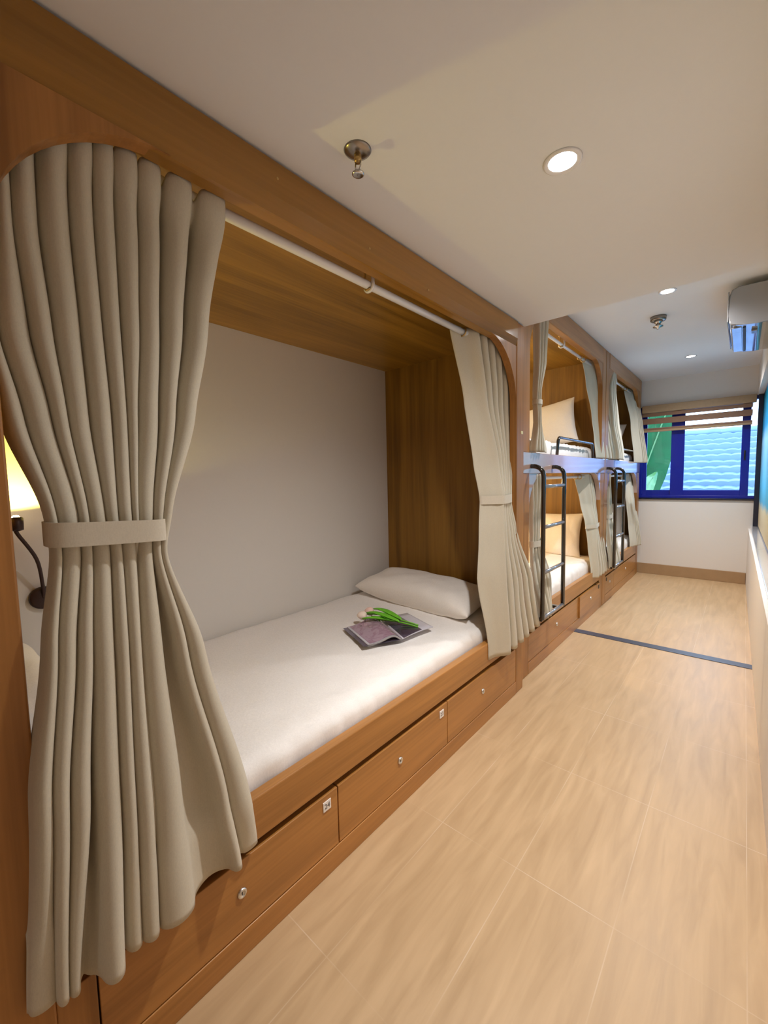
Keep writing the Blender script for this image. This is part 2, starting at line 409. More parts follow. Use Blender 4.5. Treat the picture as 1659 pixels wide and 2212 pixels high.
# air conditioner
A = thing('air_conditioner', 'glossy white split air conditioner high on the right wall', 'air conditioner', (1.0, 3.9, 2.2))
ay0, ay1 = 3.5, 4.28
prof = [(1.10, 2.465), (.93, 2.468), (.900, 2.455), (.888, 2.42), (.886, 2.30), (.892, 2.255), (.905, 2.238), (.96, 2.228), (1.02, 2.222), (1.10, 2.222)]
bm = BM(); prism(bm, prof, 'Y', ay0, ay1); bmesh.ops.bevel(bm, geom=[e for e in bm.edges if abs(e.verts[0].co.y-e.verts[1].co.y) < 1e-5], offset=.006, segments=2, affect='EDGES')
obj('body', bm, 'ac_plastic', A, mods=[('WEIGHTED_NORMAL', {})])
obj('front_panel', bx((.880, ay0+.004, 2.262), (.888, ay1-.004, 2.45), .004), 'ac_plastic', A)
obj('outlet_slot', bx((.958, ay0+.05, 2.2205), (.972, ay1-.05, 2.2262)), 'ac_slot', A)
obj('louver', bx((.903, ay0+.05, 2.226), (.954, ay1-.05, 2.233), .002), 'ac_plastic', A)
obj('sensor_box', bx((1.0, ay0+.12, 2.208), (1.03, ay0+.19, 2.224), .003), 'chrome_dark', A)

# ------------------------------------------------------------------ pods and bunk beds
def spandrel(bm, yc, zt, r, sgn, xa, xb):
    """corner piece with a concave arc; sgn +1: corner at low y, -1: at high y"""
    c = (yc + sgn*r, zt - r)
    a = arc(c, r, 180, 90, 16) if sgn > 0 else arc(c, r, 0, 90, 16)
    return prism(bm, a + [(yc, zt)], 'X', xa, xb)
def plate(parent, y, z, x, txt, mat='plate_white', s=.034, ink='ink'):
    p = obj('number_plate', bx((x, y-s/2, z-s/2), (x+.003, y+s/2, z+s/2), .0008), mat, parent)
    p['label'] = 'small number plate'
    if txt:
        fc = bpy.data.curves.new('number', 'FONT'); fc.body = txt; fc.size = s*.72; fc.align_x = 'CENTER'; fc.align_y = 'CENTER'; fc.extrude = .0003
        tmp = bpy.data.objects.new('number', fc); COL.objects.link(tmp); bpy.context.view_layer.update()
        me = bpy.data.meshes.new_from_object(tmp.evaluated_get(bpy.context.evaluated_depsgraph_get())); bpy.data.objects.remove(tmp)
        fo = bpy.data.objects.new('number', me); COL.objects.link(fo); fo.parent = p; me.materials.clear()
        fo.location = Vector((x+.0034, y, z)) - ORIGIN[p.name]; fo.rotation_euler = (PI/2, 0, PI/2); me.materials.append(MATS[ink])
    return p
def lock(parent, y, z, x):
    M = Matrix.Rotation(PI/2, 3, 'Y')
    l = obj('lock', lathe(BM(), [(.003, -.004), (.0125, -.004), (.0135, 0), (.0135, .004), (.0115, .006), (.008, .0062), (.0075, .0035), (.001, .0035)], (x, y, z), 20, M), 'steel', parent, True)
    obj('keyhole', bx((x+.0034, y-.0012, z-.005), (x+.0042, y+.0012, z+.005)), 'ink', l)

# --- near pod
T = thing('sleeping_pod', 'wooden single sleeping pod with arched opening nearest the camera', 'sleeping pod', (-.5, 1.25, 0))
PL, PR = .122, 2.33
obj('side_post', bx((-.045, -.35, .0), (0, PL, 2.05), .004), 'frame_z', T)
obj('side_post', bx((-.045, PR, .0), (0, 2.432, 2.181), .004), 'frame_z', T)
bm = prism(BM(), [(-.05, 2.047), (-.016, 2.047), (-.008, 2.049), (.002, 2.083), (.004, 2.09), (.004, 2.181), (-.05, 2.181)], 'Y', -.35, PR)
obj('header', bm, 'header_y', T)
for yc, sg in ((PL, 1), (PR, -1)):
    obj('arch_corner', spandrel(BM(), yc, 2.05, .325, sg, -.042, -.004), 'frame_z', T)
obj('end_panel', bx((XL+.002, .035, 0), (-.046, .06, 2.18)), 'lam_z', T)
obj('end_panel', bx((XL+.002, 2.40, 0), (-.046, 2.43, 2.18)), 'lam_z', T)
obj('top_panel', bx((XL+.002, .06, 2.112), (-.051, 2.40, 2.135)), 'lam_y', T)
obj('bed_rail', bx((-.035, PL, .305), (0, PR, .43), .004), 'frame_y', T)
obj('gap_board', bx((-.06, PL, .07), (-.03, PR, .31)), 'dark_gap', T)
obj('plinth', bx((-.045, PL-.0, 0), (.001, PR, .076), .002), 'frame_y', T)
obj('base_block', bx((-.03, PL, .076), (-.002, .19, .284), .002), 'frame_z', T)
obj('bed_deck', bx((XL+.01, .06, .30), (-.036, 2.40, .33)), 'lam_y', T)
for i, (a, b) in enumerate(((.193, .880), (.884, 1.566), (1.570, 2.327))):
    d = obj('drawer', bx((-.028, a, .079), (-.001, b, .281), .002), 'frame_y', T)
    lock(d, (.523, 1.216, 1.911)[i], .19, -.001)
    if i < 2: plate(d, b-.048, .246, -.001, ('24', '23')[i], s=.033)
obj('wall_tag', bx((0, 2.385, 1.56), (.002, 2.415, 1.578)), 'tag_yellow', T)
for y, z in ((.73, 2.14), (1.1, 2.10), (1.45, 2.075)): obj('screw_cap', lathe(BM(), [(.001, 0), (.004, 0), (.003, .0012)], (.004, y, z), 10, Matrix.Rotation(PI/2, 3, 'Y')), 'brass', T)

# --- double-deck bunk units
XF = -.04
def bunk(y0, y1, op0, op1, splits, label, last):
    T = thing('bunk_bed', label, 'bunk bed', (-.55, (y0+y1)/2, 0), None)
    obj('side_post', bx((XF-.045, y0+.003, 0), (XF, op0, 1.33), .003), 'frame_z', T); obj('side_post', bx((XF-.045, y0+.003, 1.464), (XF, op0, HIGH-.004), .003), 'frame_z', T)
    obj('side_post', bx((XF-.045, op1, 0), (XF, y1-.003, 1.33), .003), 'frame_z', T); obj('side_post', bx((XF-.045, op1, 1.464), (XF, y1-.003, HIGH-.004), .003), 'frame_z', T)
    obj('header', bx((XF-.05, op0, 2.352), (XF+.003, op1, HIGH-.004), .006), 'frame_y', T)
    for yc, sg in ((op0, 1), (op1, -1)):
        obj('arch_corner', spandrel(BM(), yc, 2.354, .26, sg, XF-.042, XF-.003), 'frame_z', T)
        obj('arch_corner', spandrel(BM(), yc, 1.332, .26, sg, XF-.042, XF-.003), 'rail_gloss', T)
    obj('upper_rail', bx((XF-.05, y0+.003, 1.33), (XF+.004, y1-.003, 1.464), .003), 'rail_gloss', T)
    obj('upper_deck', bx((XL+.002, y0+.03, 1.335), (XF-.05, y1-.03, 1.40)), 'lam_y', T)
    obj('top_panel', bx((XL+.002, y0+.03, 2.41), (XF-.05, y1-.03, 2.435)), 'lam_y', T)
    obj('end_panel', bx((XL+.002, y0+.004, 0), (XF-.046, y0+.03, HIGH-.004)), 'lam_z', T)
    obj('end_panel', bx((XL+.002, y1-.03, 0), (XF-.046, y1-.004, HIGH-.004)), 'lam_z', T)
    obj('bed_rail', bx((XF-.035, op0, .285), (XF, op1, .405), .003), 'frame_y', T)
    obj('gap_board', bx((XF-.06, op0, .07), (XF-.03, op1, .29)), 'dark_gap', T)
    obj('plinth', bx((XF-.045, op0, 0), (XF+.001, op1, .08), .002), 'frame_y', T)
    obj('bed_deck', bx((XL+.01, y0+.03, .30), (XF-.036, y1-.03, .325)), 'lam_y', T)
    for k, (a, b) in enumerate(splits):
        xo = .012 if (k == 1 and not last) else 0
        d = obj('drawer', bx((XF-.028, a+.002, .083), (XF-.001+xo, b-.002, .268), .002), 'frame_y', T)
        lock(d, (a+b)/2, .185, XF-.001+xo)
        if (k == 1) != last: plate(d, (b-.05) if not last else (a+.05), .235, XF-.001+xo, '', 'plate_dark', .035)
    if not last: plate(T, op1-.03, .35, XF, '', 'plate_dark', .038)
    g0 = op0+.60
    pts = bend([(XF-.03, g0, 1.46), (XF-.03, g0+.03, 1.60), (XF-.03, g0+.95, 1.60), (XF-.03, g0+.98, 1.46)], .035)
    obj('guard_rail', tube(BM(), pts, .0115, 12), 'black_metal', T, True)
    return T
bunk(2.45, 4.495, 2.62, 4.375, ((2.62, 3.72), (3.72, 4.375)), 'wooden double-deck bunk bed just beyond the near pod', False)
bunk(4.505, 6.30, 4.625, 6.17, ((4.625, 5.0), (5.0, 6.17)), 'wooden double-deck bunk bed at the window end of the aisle', True)

# --- ladders
def ladder(ya, yb, label):
    T = thing('bunk_ladder', label, 'ladder', (.03, (ya+yb)/2, .37), 'black bunk ladders')
    x = .045
    for y in (ya, yb):
        pts = bend([(XF+.006, y, 1.375), (x, y, 1.375), (x, y, .385)], .075, 10)
        obj('side_rail', tube(BM(), pts, .0145, 14), 'black_metal', T, True)
    for z in (1.245, .985, .69, .392):
        obj('rung', tube(BM(), [(x, ya+.012, z), (x, yb-.012, z)], .0125, 12), 'rung_metal', T, True)
    for y in (ya+.03, yb-.03):
        obj('foot_bracket', bx((XF+.001, y-.015, .365), (x-.008, y+.015, .385), .002), 'black_metal', T)
    return T
ladder(2.635, 3.03, 'black tube ladder on the bunk beside the near pod')
ladder(4.58, 4.955, 'black tube ladder on the bunk by the window')

# --- curtain rods
def rod(y0, y1, x, z, label, mid, ztop, r=.015):
    T = thing('curtain_rod', label, 'curtain rod', (x, (y0+y1)/2, z), 'white curtain rods')
    obj('pole', tube(BM(), [(x, y0, z), (x, y1, z)], r, 16), 'white_tube', T, True)
    for y in (y0, y1):
        obj('end_cup', lathe(BM(), [(.008, -.006), (.021, -.006), (.021, .006), (.008, .006)], (x, y, z), 16, Matrix.Rotation(PI/2, 3, 'X')), 'white_tube', T, True)
    if mid:
        pts = [(x+.0215*math.cos(a), mid, z+.0215*math.sin(a)) for a in [math.radians(t) for t in range(200, 381, 15)]]
        pts = pts + [(x+.022, mid, ztop)]
        b = obj('bracket', tube(BM(), pts, .0065, 8), 'white_tube', T, True)
        pts = [(x-.008, mid-.03, ztop-.004), (x-.012, mid-.022, ztop-.012), (x-.006, mid-.012, ztop-.02), (x-.014, mid-.008, z+.016), (x-.02, mid-.008, z), (x-.006, mid-.008, z-.019), (x+.012, mid-.008, z-.014)]
        obj('hook', tube(BM(), bend(pts, .004, 3), .004, 8), 'brass', b, True)
    return T
rod(.062, 2.398, -.10, 2.044, 'white curtain rod under the header of the near pod', 1.205, 2.11)
rod(2.485, 4.46, -.12, 2.335, 'white curtain rod of the upper berth beside the near pod', 3.45, 2.405, .012)
rod(2.485, 4.46, -.12, 1.298, 'white curtain rod of the lower berth beside the near pod', None, 0, .012)
rod(4.54, 6.265, -.12, 2.335, 'white curtain rod of the upper berth by the window', 5.2, 2.405, .012)
rod(4.54, 6.265, -.12, 1.298, 'white curtain rod of the lower berth by the window', None, 0, .012)

# ------------------------------------------------------------------ curtains
def lerp_keys(keys, z):
    """keys: list of (z, value tuple), z falling; smooth interpolation"""
    if z >= keys[0][0]: return keys[0][1]
    if z <= keys[-1][0]: return keys[-1][1]
    for (z0, a), (z1, b) in zip(keys, keys[1:]):
        if z1 <= z <= z0:
            t = (z0-z)/(z0-z1); t = t*t*(3-2*t)*.5 + t*.5
            return tuple(p+(q-p)*t for p, q in zip(a, b))
def tie_band(parent, cy, cx, hy, hx, z, h, tilt=0, power=3.0):
    rows = []
    for zz in (z+h/2, z, z-h/2):
        r = []
        for k in range(49):
            a = 2*PI*k/48
            c, s = math.cos(a), math.sin(a)
            y = cy + hy*math.copysign(abs(c)**(2/power), c); x = cx + hx*math.copysign(abs(s)**(2/power), s)
            r.append(Vector((x, y, zz + tilt*(y-cy))))
        rows.append(r)
    bm = BM(); grid(bm, rows); bmesh.ops.remove_doubles(bm, verts=bm.verts, dist=1e-5)
    return obj('tieback', bm, 'tie_linen', parent, True, [('SOLIDIFY', dict(thickness=.004, offset=1)), ('EDGE_SPLIT', dict(split_angle=.9))])

def wrap_band(parent, section, z, h, grow):
    """tieback pulled tight round the gathered cloth: the outline of its section, a little outside it"""
    P2 = sorted({(round(p.x, 4), round(p.y, 4)) for p in section})
    def half(ps):
        o = []
        for p in ps:
            while len(o) > 1 and (o[-1][0]-o[-2][0])*(p[1]-o[-2][1])-(o[-1][1]-o[-2][1])*(p[0]-o[-2][0]) <= 0: o.pop()
            o.append(p)
        return o[:-1]
    hull = [Vector(p) for p in half(P2)+half(P2[::-1])]
    c = sum(hull, Vector((0, 0)))/len(hull)
    hull = [p+(p-c).normalized()*grow for p in hull]
    loop = []
    for a, b in zip(hull, hull[1:]+hull[:1]):
        m = max(1, int((b-a).length/.008)); loop += [a.lerp(b, k/m) for k in range(m)]
    for _ in range(6): loop = [(loop[i-1]+loop[i]*2+loop[(i+1) % len(loop)])/4 for i in range(len(loop))]
    loop.append(loop[0])
    bm = BM(); grid(bm, [[Vector((p.x, p.y, zz)) for p in loop] for zz in (z+h/2, z, z-h/2)]); bmesh.ops.remove_doubles(bm, verts=bm.verts, dist=1e-5)
    return obj('tieback', bm, 'tie_linen', parent, True, [('SOLIDIFY', dict(thickness=.004, offset=1)), ('EDGE_SPLIT', dict(split_angle=.9))])

# near left curtain: each fold followed from rod to hem
def near_curtain():
    T = thing('curtain', 'large beige curtain tied back at the left of the near pod', 'curtain', (-.02, .3, .32), 'tied beige curtains')
    rowsy = [480, 700, 900, 1110, 1190, 1400, 1739, None]
    crestx = [-.055, -.05, -.03, .012, .012, .03, .05, .06]
    F = [  # left/right photograph columns of each fold, row by row; last row: (left, right, y, crest x)
        [(-22, -4), (-30, -8), (14, 55), (108, 121), (122, 134), (105, 126), (78, 117), (62, 124, 2118, .03)],
        [(-4, 27), (-6, 68), (57, 116), (123, 174), (137, 179), (128, 169), (119, 154), (127, 150, 2150, .05)],
        [(29, 86), (70, 117), (117, 149), (174, 194), (181, 202), (172, 204), (158, 203), (154, 176, 2150, .05)],
        [(89, 157), (119, 179), (151, 198), (196, 233), (204, 243), (206, 253), (216, 271), (234, 280, 2118, .088)],
        [(159, 210), (181, 227), (200, 247), (233, 258), (245, 267), (255, 282), (273, 300), (282, 314, 2047, .055)],
        [(212, 255), (229, 265), (249, 279), (260, 290), (268, 299), (283, 310), (302, 337), (317, 351, 2033, .062)],
        [(257, 304), (270, 305), (281, 300), (291, 301), (299, 303), (310, 313), (337, 340), (351, 354, 2025, .04)],
        [(307, 354), (308, 351), (304, 348), (301, 337), (303, 334), (313, 359), (340, 403), (355, 432, 1985, .07)],
        [(366, 418), (362, 405), (354, 385), (337, 355), (335, 347), (385, 410), (476, 503), (508, 527, 1880, .055)],
        [(435, 489), (416, 462), (393, 432), (354, 374), (348, 359), (412, 449), (503, 551), (526, 557, 1822, .02)],
    ]
    rid = []
    for fo in F:
        kl = []
        for i, e in enumerate(fo):
            x = crestx[i] if i < 7 else e[3]
            y = rowsy[i] if i < 7 else e[2]
            l, r = back(e[0], y, 'X', x), back(e[1], y, 'X', x)
            kl.append(((l.z+r.z)/2, (l.y, r.y, x)))
        top = kl[0]
        kl.insert(0, (2.06, (top[1][0]+.006, top[1][1]+.004, -.055)))
        kl[-1] = (.318, kl[-1][1])
        rid.append(kl)
    depth_k = [(2.1, (.12,)), (1.75, (.12,)), (1.35, (.075,)), (1.2, (.055,)), (1.0, (.07,)), (.6, (.07,)), (.3, (.06,))]
    zs = [2.056 - (2.056-.318)*i/116 for i in range(117)]
    rows = []
    for z in zs:
        d = lerp_keys(depth_k, z)[0]
        rr = [lerp_keys(k, z) for k in rid]
        rr = [(l, r, x) if r-l > .004 else ((l+r)/2-.002, (l+r)/2+.002, x-.02) for l, r, x in rr]
        pts = []
        for k, (l, r, x) in enumerate(rr):
            c, hw = (l+r)/2, (r-l)/2
            dd = min(d, hw*3.2+.015)
            ml = (rr[k-1][1]+l)/2 if k else l-.004
            mr = (r+rr[k+1][0])/2 if k < len(rr)-1 else r+.002
            N = 22
            for j in range(N):
                th = -PI + 2*PI*j/N
                if abs(th) <= PI/2:
                    y = c+hw*math.sin(th); x_in = x-dd if z > .47 else max(x-dd, .008)
                    if z > 1.7: x_in = max(x_in, -.0855-.12*max(0, min(1, (2.0-z)/.12)))
                    xx = x-(x-x_in)*.5*(1-math.cos(th))
                else:
                    s = (abs(th)-PI/2)/(PI/2); edge, mid = (l, ml) if th < 0 else (r, mr)
                    x_in = x-dd if z > .47 else max(x-dd, .008)
                    if z > 1.7: x_in = max(x_in, -.0855-.12*max(0, min(1, (2.0-z)/.12)))
                    y = edge+(mid-edge)*s**1.3; xx = x-(x-x_in)*(.5+.5*math.sin(s*PI/2))
                w = noise.noise(Vector((y*14, z*2.2, 3.1)))*.004
                drop = max(0, (z-1.94)/.116)*.03*min(1, max(0, (x-xx)/.03))**1.5
                pts.append(Vector((xx+w, y+.5*w, z-drop)))
        pts.append(Vector((pts[-1].x+.004, rr[-1][1]+.003, z)))
        rows.append(pts)
    # a narrow softening pass across the folds and down the drop
    for _ in range(1):
        rows = [[(r[i-1]+r[i]*2+r[i+1])/4 if 0 < i < len(r)-1 else r[i] for i in range(len(r))] for r in rows]
    for _ in range(3):
        rows = [rows[0]] + [[(a+b*2+c)/4 for a, b, c in zip(rows[i-1], rows[i], rows[i+1])] for i in range(1, len(rows)-1)] + [rows[-1]]
    bm = BM(); grid(bm, rows)
    obj('cloth', bm, 'curtain_linen', T, True, [('SOLIDIFY', dict(thickness=.0025, offset=-1))])
    tl, tr = back(112, 1142, 'X', .035), back(365, 1154, 'X', .035)
    tie_band(T, (tl.y+tr.y)/2, -.012, (tr.y-tl.y)/2, .045, (tl.z+tr.z)/2-.002, .047, -.05, 4.5)
    for i in range(1):
        obj('grommet', torus(BM(), (-.10, .61, 2.044), .0205, .0045, 'Y', 18, 6), 'brass', T, True)
    return T
near_curtain()

def panel_curtain(label, keys, n, amp, top, hem, seed=0, nz=70, per=20, tie=None, grom=(), rodx=-.12, lead=True):
    """curtain drawn to one side: a broad leading panel L0-L1, then n pleats to R. keys, falling: (photo y, (x L0, depth), (x L1, depth), (x R, depth)); a depth of ('Y', v) is along the aisle"""
    def at(px, py, d): return back(px, py, d[0], d[1]) if isinstance(d, tuple) else back(px, py, 'X', d)
    tr = [[], [], []]
    for py, *ps in keys:
        for k, (px, d) in enumerate(ps):
            p = at(px, py, d); tr[k].append((p.z, (p.x, p.y)))
    T = thing('curtain', label, 'curtain', (rodx, tr[1][-1][1][1], hem), 'tied beige curtains')
    rnd = random.Random(seed); am = [rnd.uniform(.7, 1.2) for _ in range(n+2)]; ph = [rnd.uniform(-.35, .35) for _ in range(n+2)]
    rows = []
    for i in range(nz+1):
        z = top-(top-hem)*i/nz
        p0, p1, p2 = [Vector(lerp_keys(t, z)) for t in tr]
        a = lerp_keys(amp, z)[0]
        nrm = Vector((p2.y-p1.y, -(p2.x-p1.x))).normalized()
        pts = []
        if lead:
            q = Vector((p1.y-p0.y, -(p1.x-p0.x))).normalized()
            for j in range(14):
                u = j/14; pts.append(p0.lerp(p1, u) - q*(.010*math.sin(PI*u) + .004*math.sin(2*PI*u*1.5+z*3+seed)))
        M = n*per
        for j in range(M+1):
            u = j/M; p = u*n; k = min(int(p), n-1); f = p-k
            A = a*(am[k]*(1-f)+am[k+1]*f); ang = 2*PI*p + (ph[k]*(1-f)+ph[k+1]*f)*min(1, p)
            w = (p2-p1).length/n
            pts.append(p1.lerp(p2, u) + nrm*(A*(math.cos(ang)-1)*.5*2 ) + (p2-p1).normalized()*(.16*w*math.sin(2*ang)))
        rr = []
        for j, q in enumerate(pts):
            w = noise.noise(Vector((j*.02, z*3.2, seed)))*.005
            rr.append(Vector((q.x+w, q.y+w*.5, z)))
        rows.append(rr)
    for _ in range(2):
        rows = [[(r[i-1]+r[i]*2+r[i+1])/4 if 0 < i < len(r)-1 else r[i] for i in range(len(r))] for r in rows]
    bm = BM(); grid(bm, rows)
    obj('cloth', bm, 'curtain_linen', T, True, [('SOLIDIFY', dict(thickness=.0025, offset=0))])
    if tie:
        z, h, grow = tie
        cs = [r for r in min(rows, key=lambda r: abs(r[0].z-z))]
        wrap_band(T, cs, z, h, grow)
    for y, z in grom: obj('grommet', torus(BM(), (rodx, y, z), .0205, .004, 'Y', 18, 6), 'brass', T, True)
    return T
# near right curtain
panel_curtain('beige curtain tied at the far end of the near pod opening',
    [(690, (968, -.13), (1030, -.06), (1108, -.06)), (860, (1002, -.115), (1052, -.035), (1108, -.05)), (1000, (1023, -.09), (1078, -.01), (1106, -.035)), (1083, (1037, -.065), (1090, .035), (1105, -.01)),
     (1150, (1035, -.05), (1091, .045), (1118, .0)), (1250, (1030, -.04), (1093, .055), (1150, .02)), (1400, (1054, .0), (1102, .065), (1172, .03))],
    5, [(2.1, (.036,)), (1.5, (.028,)), (1.2, (.014,)), (.9, (.02,)), (.35, (.026,))], 2.07, .34, 3, tie=(1.19, .046, .006), grom=[(1.895, 2.044)], rodx=-.10)
AMP = [(2.4, (.03,)), (1.8, (.02,)), (1.45, (.022,)), (1.3, (.03,)), (.8, (.014,)), (.3, (.026,))]
UP, UH, LO, LH = 2.375, 1.472, 1.325, .37
panel_curtain('beige curtain on the near side of the upper berth beside the pod',
    [(690, (1179, -.12), (1170, -.09), (1151, -.10)), (787, (1174, -.11), (1168, -.09), (1151, -.10)), (846, (1166, -.09), (1160, -.07), (1150, -.08)), (913, (1169, -.08), (1160, -.06), (1151, -.07)), (970, (1180, -.06), (1166, -.045), (1144, -.05))],
    4, AMP, UP, UH, 11, tie=(1.80, .03, .004))
panel_curtain('beige curtain on the far side of the upper berth beside the pod',
    [(761, (1255, -.15), (1283, -.095), (1292, -.10)), (823, (1265, -.14), (1290, -.085), (1304, -.09)), (895, (1277, -.11), (1298, -.06), (1313, -.07)), (949, (1283, -.08), (1303, -.04), (1322, -.05)), (987, (1286, -.06), (1306, -.025), (1328, -.035))],
    3, AMP, UP, UH, 12, grom=[(3.93, 2.335), (4.03, 2.335)])
panel_curtain('beige curtain behind the first ladder on the lower berth',
    [(1034, (1167, -.12), (1160, -.09), (1133, -.10)), (1100, (1166, -.10), (1158, -.08), (1140, -.09)), (1161, (1165, -.09), (1158, -.06), (1143, -.07)), (1251, (1192, -.06), (1180, -.02), (1146, -.03)), (1325, (1191, -.05), (1183, -.0), (1160, .0))],
    4, AMP, LO, LH, 21, tie=(.86, .04, .006))
panel_curtain('beige curtain tied on the far side of the first lower berth',
    [(1025, (1240, -.15), (1272, -.09), (1289, -.10)), (1088, (1254, -.13), (1280, -.07), (1294, -.08)), (1132, (1263, -.10), (1288, -.03), (1297, -.06)), (1179, (1269, -.08), (1290, -.015), (1307, -.03)), (1232, (1275, -.05), (1294, .0), (1316, -.005))],
    4, AMP, LO, .35, 22, tie=(.835, .036, .006), grom=[(3.86, 1.298), (3.97, 1.298)])
panel_curtain('beige curtain on the near side of the upper berth by the window',
    [(787, (1326, -.12), (1322, -.09), (1314, -.10)), (841, (1330, -.11), (1324, -.08), (1309, -.09)), (913, (1337, -.09), (1331, -.06), (1316, -.07)), (985, (1348, -.06), (1342, -.03), (1327, -.035))],
    3, AMP, UP, UH, 31)
panel_curtain('beige curtain on the upper berth hanging closest to the window',
    [(841, (1349, -.15), (1367, -.10), (1375, -.10)), (913, (1362, -.10), (1379, ('Y', 6.08)), (1388, ('Y', 6.14))), (996, (1369, -.05), (1388, ('Y', 6.08)), (1399, ('Y', 6.15)))],
    3, AMP, UP, 1.452, 32, grom=[(5.62, 2.335), (5.76, 2.335)])
panel_curtain('beige curtain behind the second ladder on the lower berth',
    [(1040, (1312, -.12), (1309, -.09), (1304, -.10)), (1110, (1321, -.09), (1317, -.06), (1307, -.07)), (1161, (1332, -.06), (1325, -.03), (1309, -.04)), (1212, (1341, -.04), (1333, .0), (1315, .0))],
    4, AMP, LO, LH, 41, tie=(.88, .036, .006))
panel_curtain('beige curtain on the lower berth hanging closest to the window',
    [(1025, (1341, -.15), (1359, -.10), (1370, -.10)), (1088, (1353, -.10), (1366, -.04), (1373, -.06)), (1134, (1357, -.08), (1372, ('Y', 6.06)), (1380, ('Y', 6.13))), (1173, (1360, -.05), (1376, ('Y', 6.06)), (1385, ('Y', 6.15)))],
    3, AMP, LO, .40, 42, grom=[(5.62, 1.298)])

# ------------------------------------------------------------------ bedding
def mattress(y0, y1, x0, x1, z0, z1, label, seed, r=.05, back_rise=.02):
    T = tag(None, None, None) if False else None
    nx, ny = 44, 80
    bm = BM(); rows = []
    for i in range(ny+1):
        y = y0+(y1-y0)*i/ny; row = []
        for j in range(nx+1):
            u = j/nx
            # profile from back bottom over the top to the front bottom
            L = [z1-z0-r, PI/2*r, (x1-x0)-2*r, PI/2*r, z1-z0-r]; s = u*sum(L)
            if s < L[0]: x, z = x0, z0+s
            elif s < L[0]+L[1]: a = (s-L[0])/r; x, z = x0+r-r*math.cos(a), z1-r+r*math.sin(a)
            elif s < sum(L[:3]): x, z = x0+r+(s-L[0]-L[1]), z1
            elif s < sum(L[:4]): a = (s-sum(L[:3]))/r; x, z = x1-r+r*math.sin(a), z1-r+r*math.cos(a)
            else: x, z = x1, z1-r-(s-sum(L[:4]))
            k = (x-x0)/(x1-x0)
            if z > z1-r*.9: z += back_rise*(1-k)-.012*k
            e = min(y-y0, y1-y)
            if e < r and z > z1-r*1.2: z -= r-math.sqrt(max(0, r*r-(r-e)**2))
            w = noise.noise(Vector((x*5, y*4, seed)))*.007 + noise.noise(Vector((x*26+y*9, y*12, seed+5)))*.005
            fw = math.exp(-((x-x1)/.16)**2)
            w += fw*(noise.noise(Vector((x*10+y*14, y*22-x*30, seed+9)))*.015)
            zz = z+w if z > z0+.02 else z
            xx = x+(w*.8*(1 if k > .5 else 0) if 0 < k else 0)
            row.append(Vector((min(xx, x1+.004), y, zz)))
        rows.append(row)
    vs = grid(bm, rows)
    for r_ in (vs[0], vs[-1]): bm.faces.new(r_)
    o = obj('mattress', bm, 'sheet', None, True)
    for p in o.data.polygons:
        if len(p.vertices) > 4: p.use_smooth = False
    return tag(o, label, 'mattress', 'white mattresses')
mattress(.066, 2.396, XL+.006, -.046, .335, .508, 'white sheeted mattress in the near pod under the magazine', 1)
mattress(2.49, 4.455, XL+.006, XF-.04, .33, .52, 'white mattress on the lower berth behind the first ladder', 2, .06)
mattress(2.49, 4.455, XL+.006, XF-.075, 1.404, 1.585, 'white mattress on the upper berth above the first ladder', 3, .06)
mattress(4.545, 6.26, XL+.006, XF-.04, .33, .52, 'white mattress on the lower berth by the window', 4, .06)
mattress(4.545, 6.26, XL+.006, XF-.075, 1.404, 1.585, 'white mattress on the upper berth by the window', 5, .06)

def pillow(c, lx, ly, th, M, label, seed, crumple=.012, pw=2.6):
    """pillow lx by ly, th thick; M turns it into place"""
    n = 34; top, bot = [], []
    for i in range(n+1):
        for side, lst in ((1, top), (-1, bot)): lst.append([])
        u = -1+2*i/n
        for j in range(n+1):
            v = -1+2*j/n
            prof = max(0, (1-abs(u)**pw))**.5*max(0, (1-abs(v)**pw))**.5
            pin = 1-.075*(1-abs(u)**2)*abs(v)**4
            pin2 = 1-.075*(1-abs(v)**2)*abs(u)**4
            for side, lst in ((1, top), (-1, bot)):
                x, y = u*lx/2*pin2, v*ly/2*pin
                z = side*th/2*prof
                w = noise.noise(Vector((x*9, y*9, seed)))*crumple*prof + noise.noise(Vector((x*28, y*16, seed+3)))*crumple*.35*(prof > 0)
                edge = (abs(u)**6+abs(v)**6)*.5
                w += noise.noise(Vector((x*30, y*30, seed+7)))*crumple*.5*edge*prof
                lst[-1].append(M @ Vector((x, y, z+w)) + Vector(c))
    bm = BM(); grid(bm, top); grid(bm, bot); bmesh.ops.remove_doubles(bm, verts=bm.verts, dist=1e-4)
    return tag(obj('pillow', bm, 'pillow_cotton', None, True, [('SUBSURF', dict(levels=1, render_levels=1))]), label, 'pillow', 'white pillows')
R3 = lambda a, ax: Matrix.Rotation(math.radians(a), 3, ax)
pillow((-.555, 2.15, .588), .88, .38, .185, R3(1, 'Z') @ R3(3, 'Y') @ R3(6, 'X'), 'plump white pillow lying at the far end of the near pod', 1, .014, 3.2)
pillow((-.62, .17, .66), .80, .20, .30, R3(0, 'Z'), 'white pillow at the near end of the pod under the reading lamp', 2, .012, 2.6)
pillow((-.58, 4.32, 1.81), .68, .46, .15, R3(-9, 'Y') @ R3(80, 'X') @ R3(0, 'Z'), 'white pillow propped up on the upper berth beside the pod', 3)
pillow((-.52, 4.32, .72), .68, .45, .15, R3(78, 'X') @ R3(0, 'Z'), 'white pillow propped up on the lower berth behind the first ladder', 4, .018)
pillow((-.52, 6.12, 1.79), .66, .44, .15, R3(78, 'X') @ R3(-8, 'Z'), 'white pillow propped up on the upper berth by the window', 5)
pillow((-.50, 6.12, .72), .68, .45, .15, R3(78, 'X'), 'white pillow propped up on the lower berth by the window', 6)

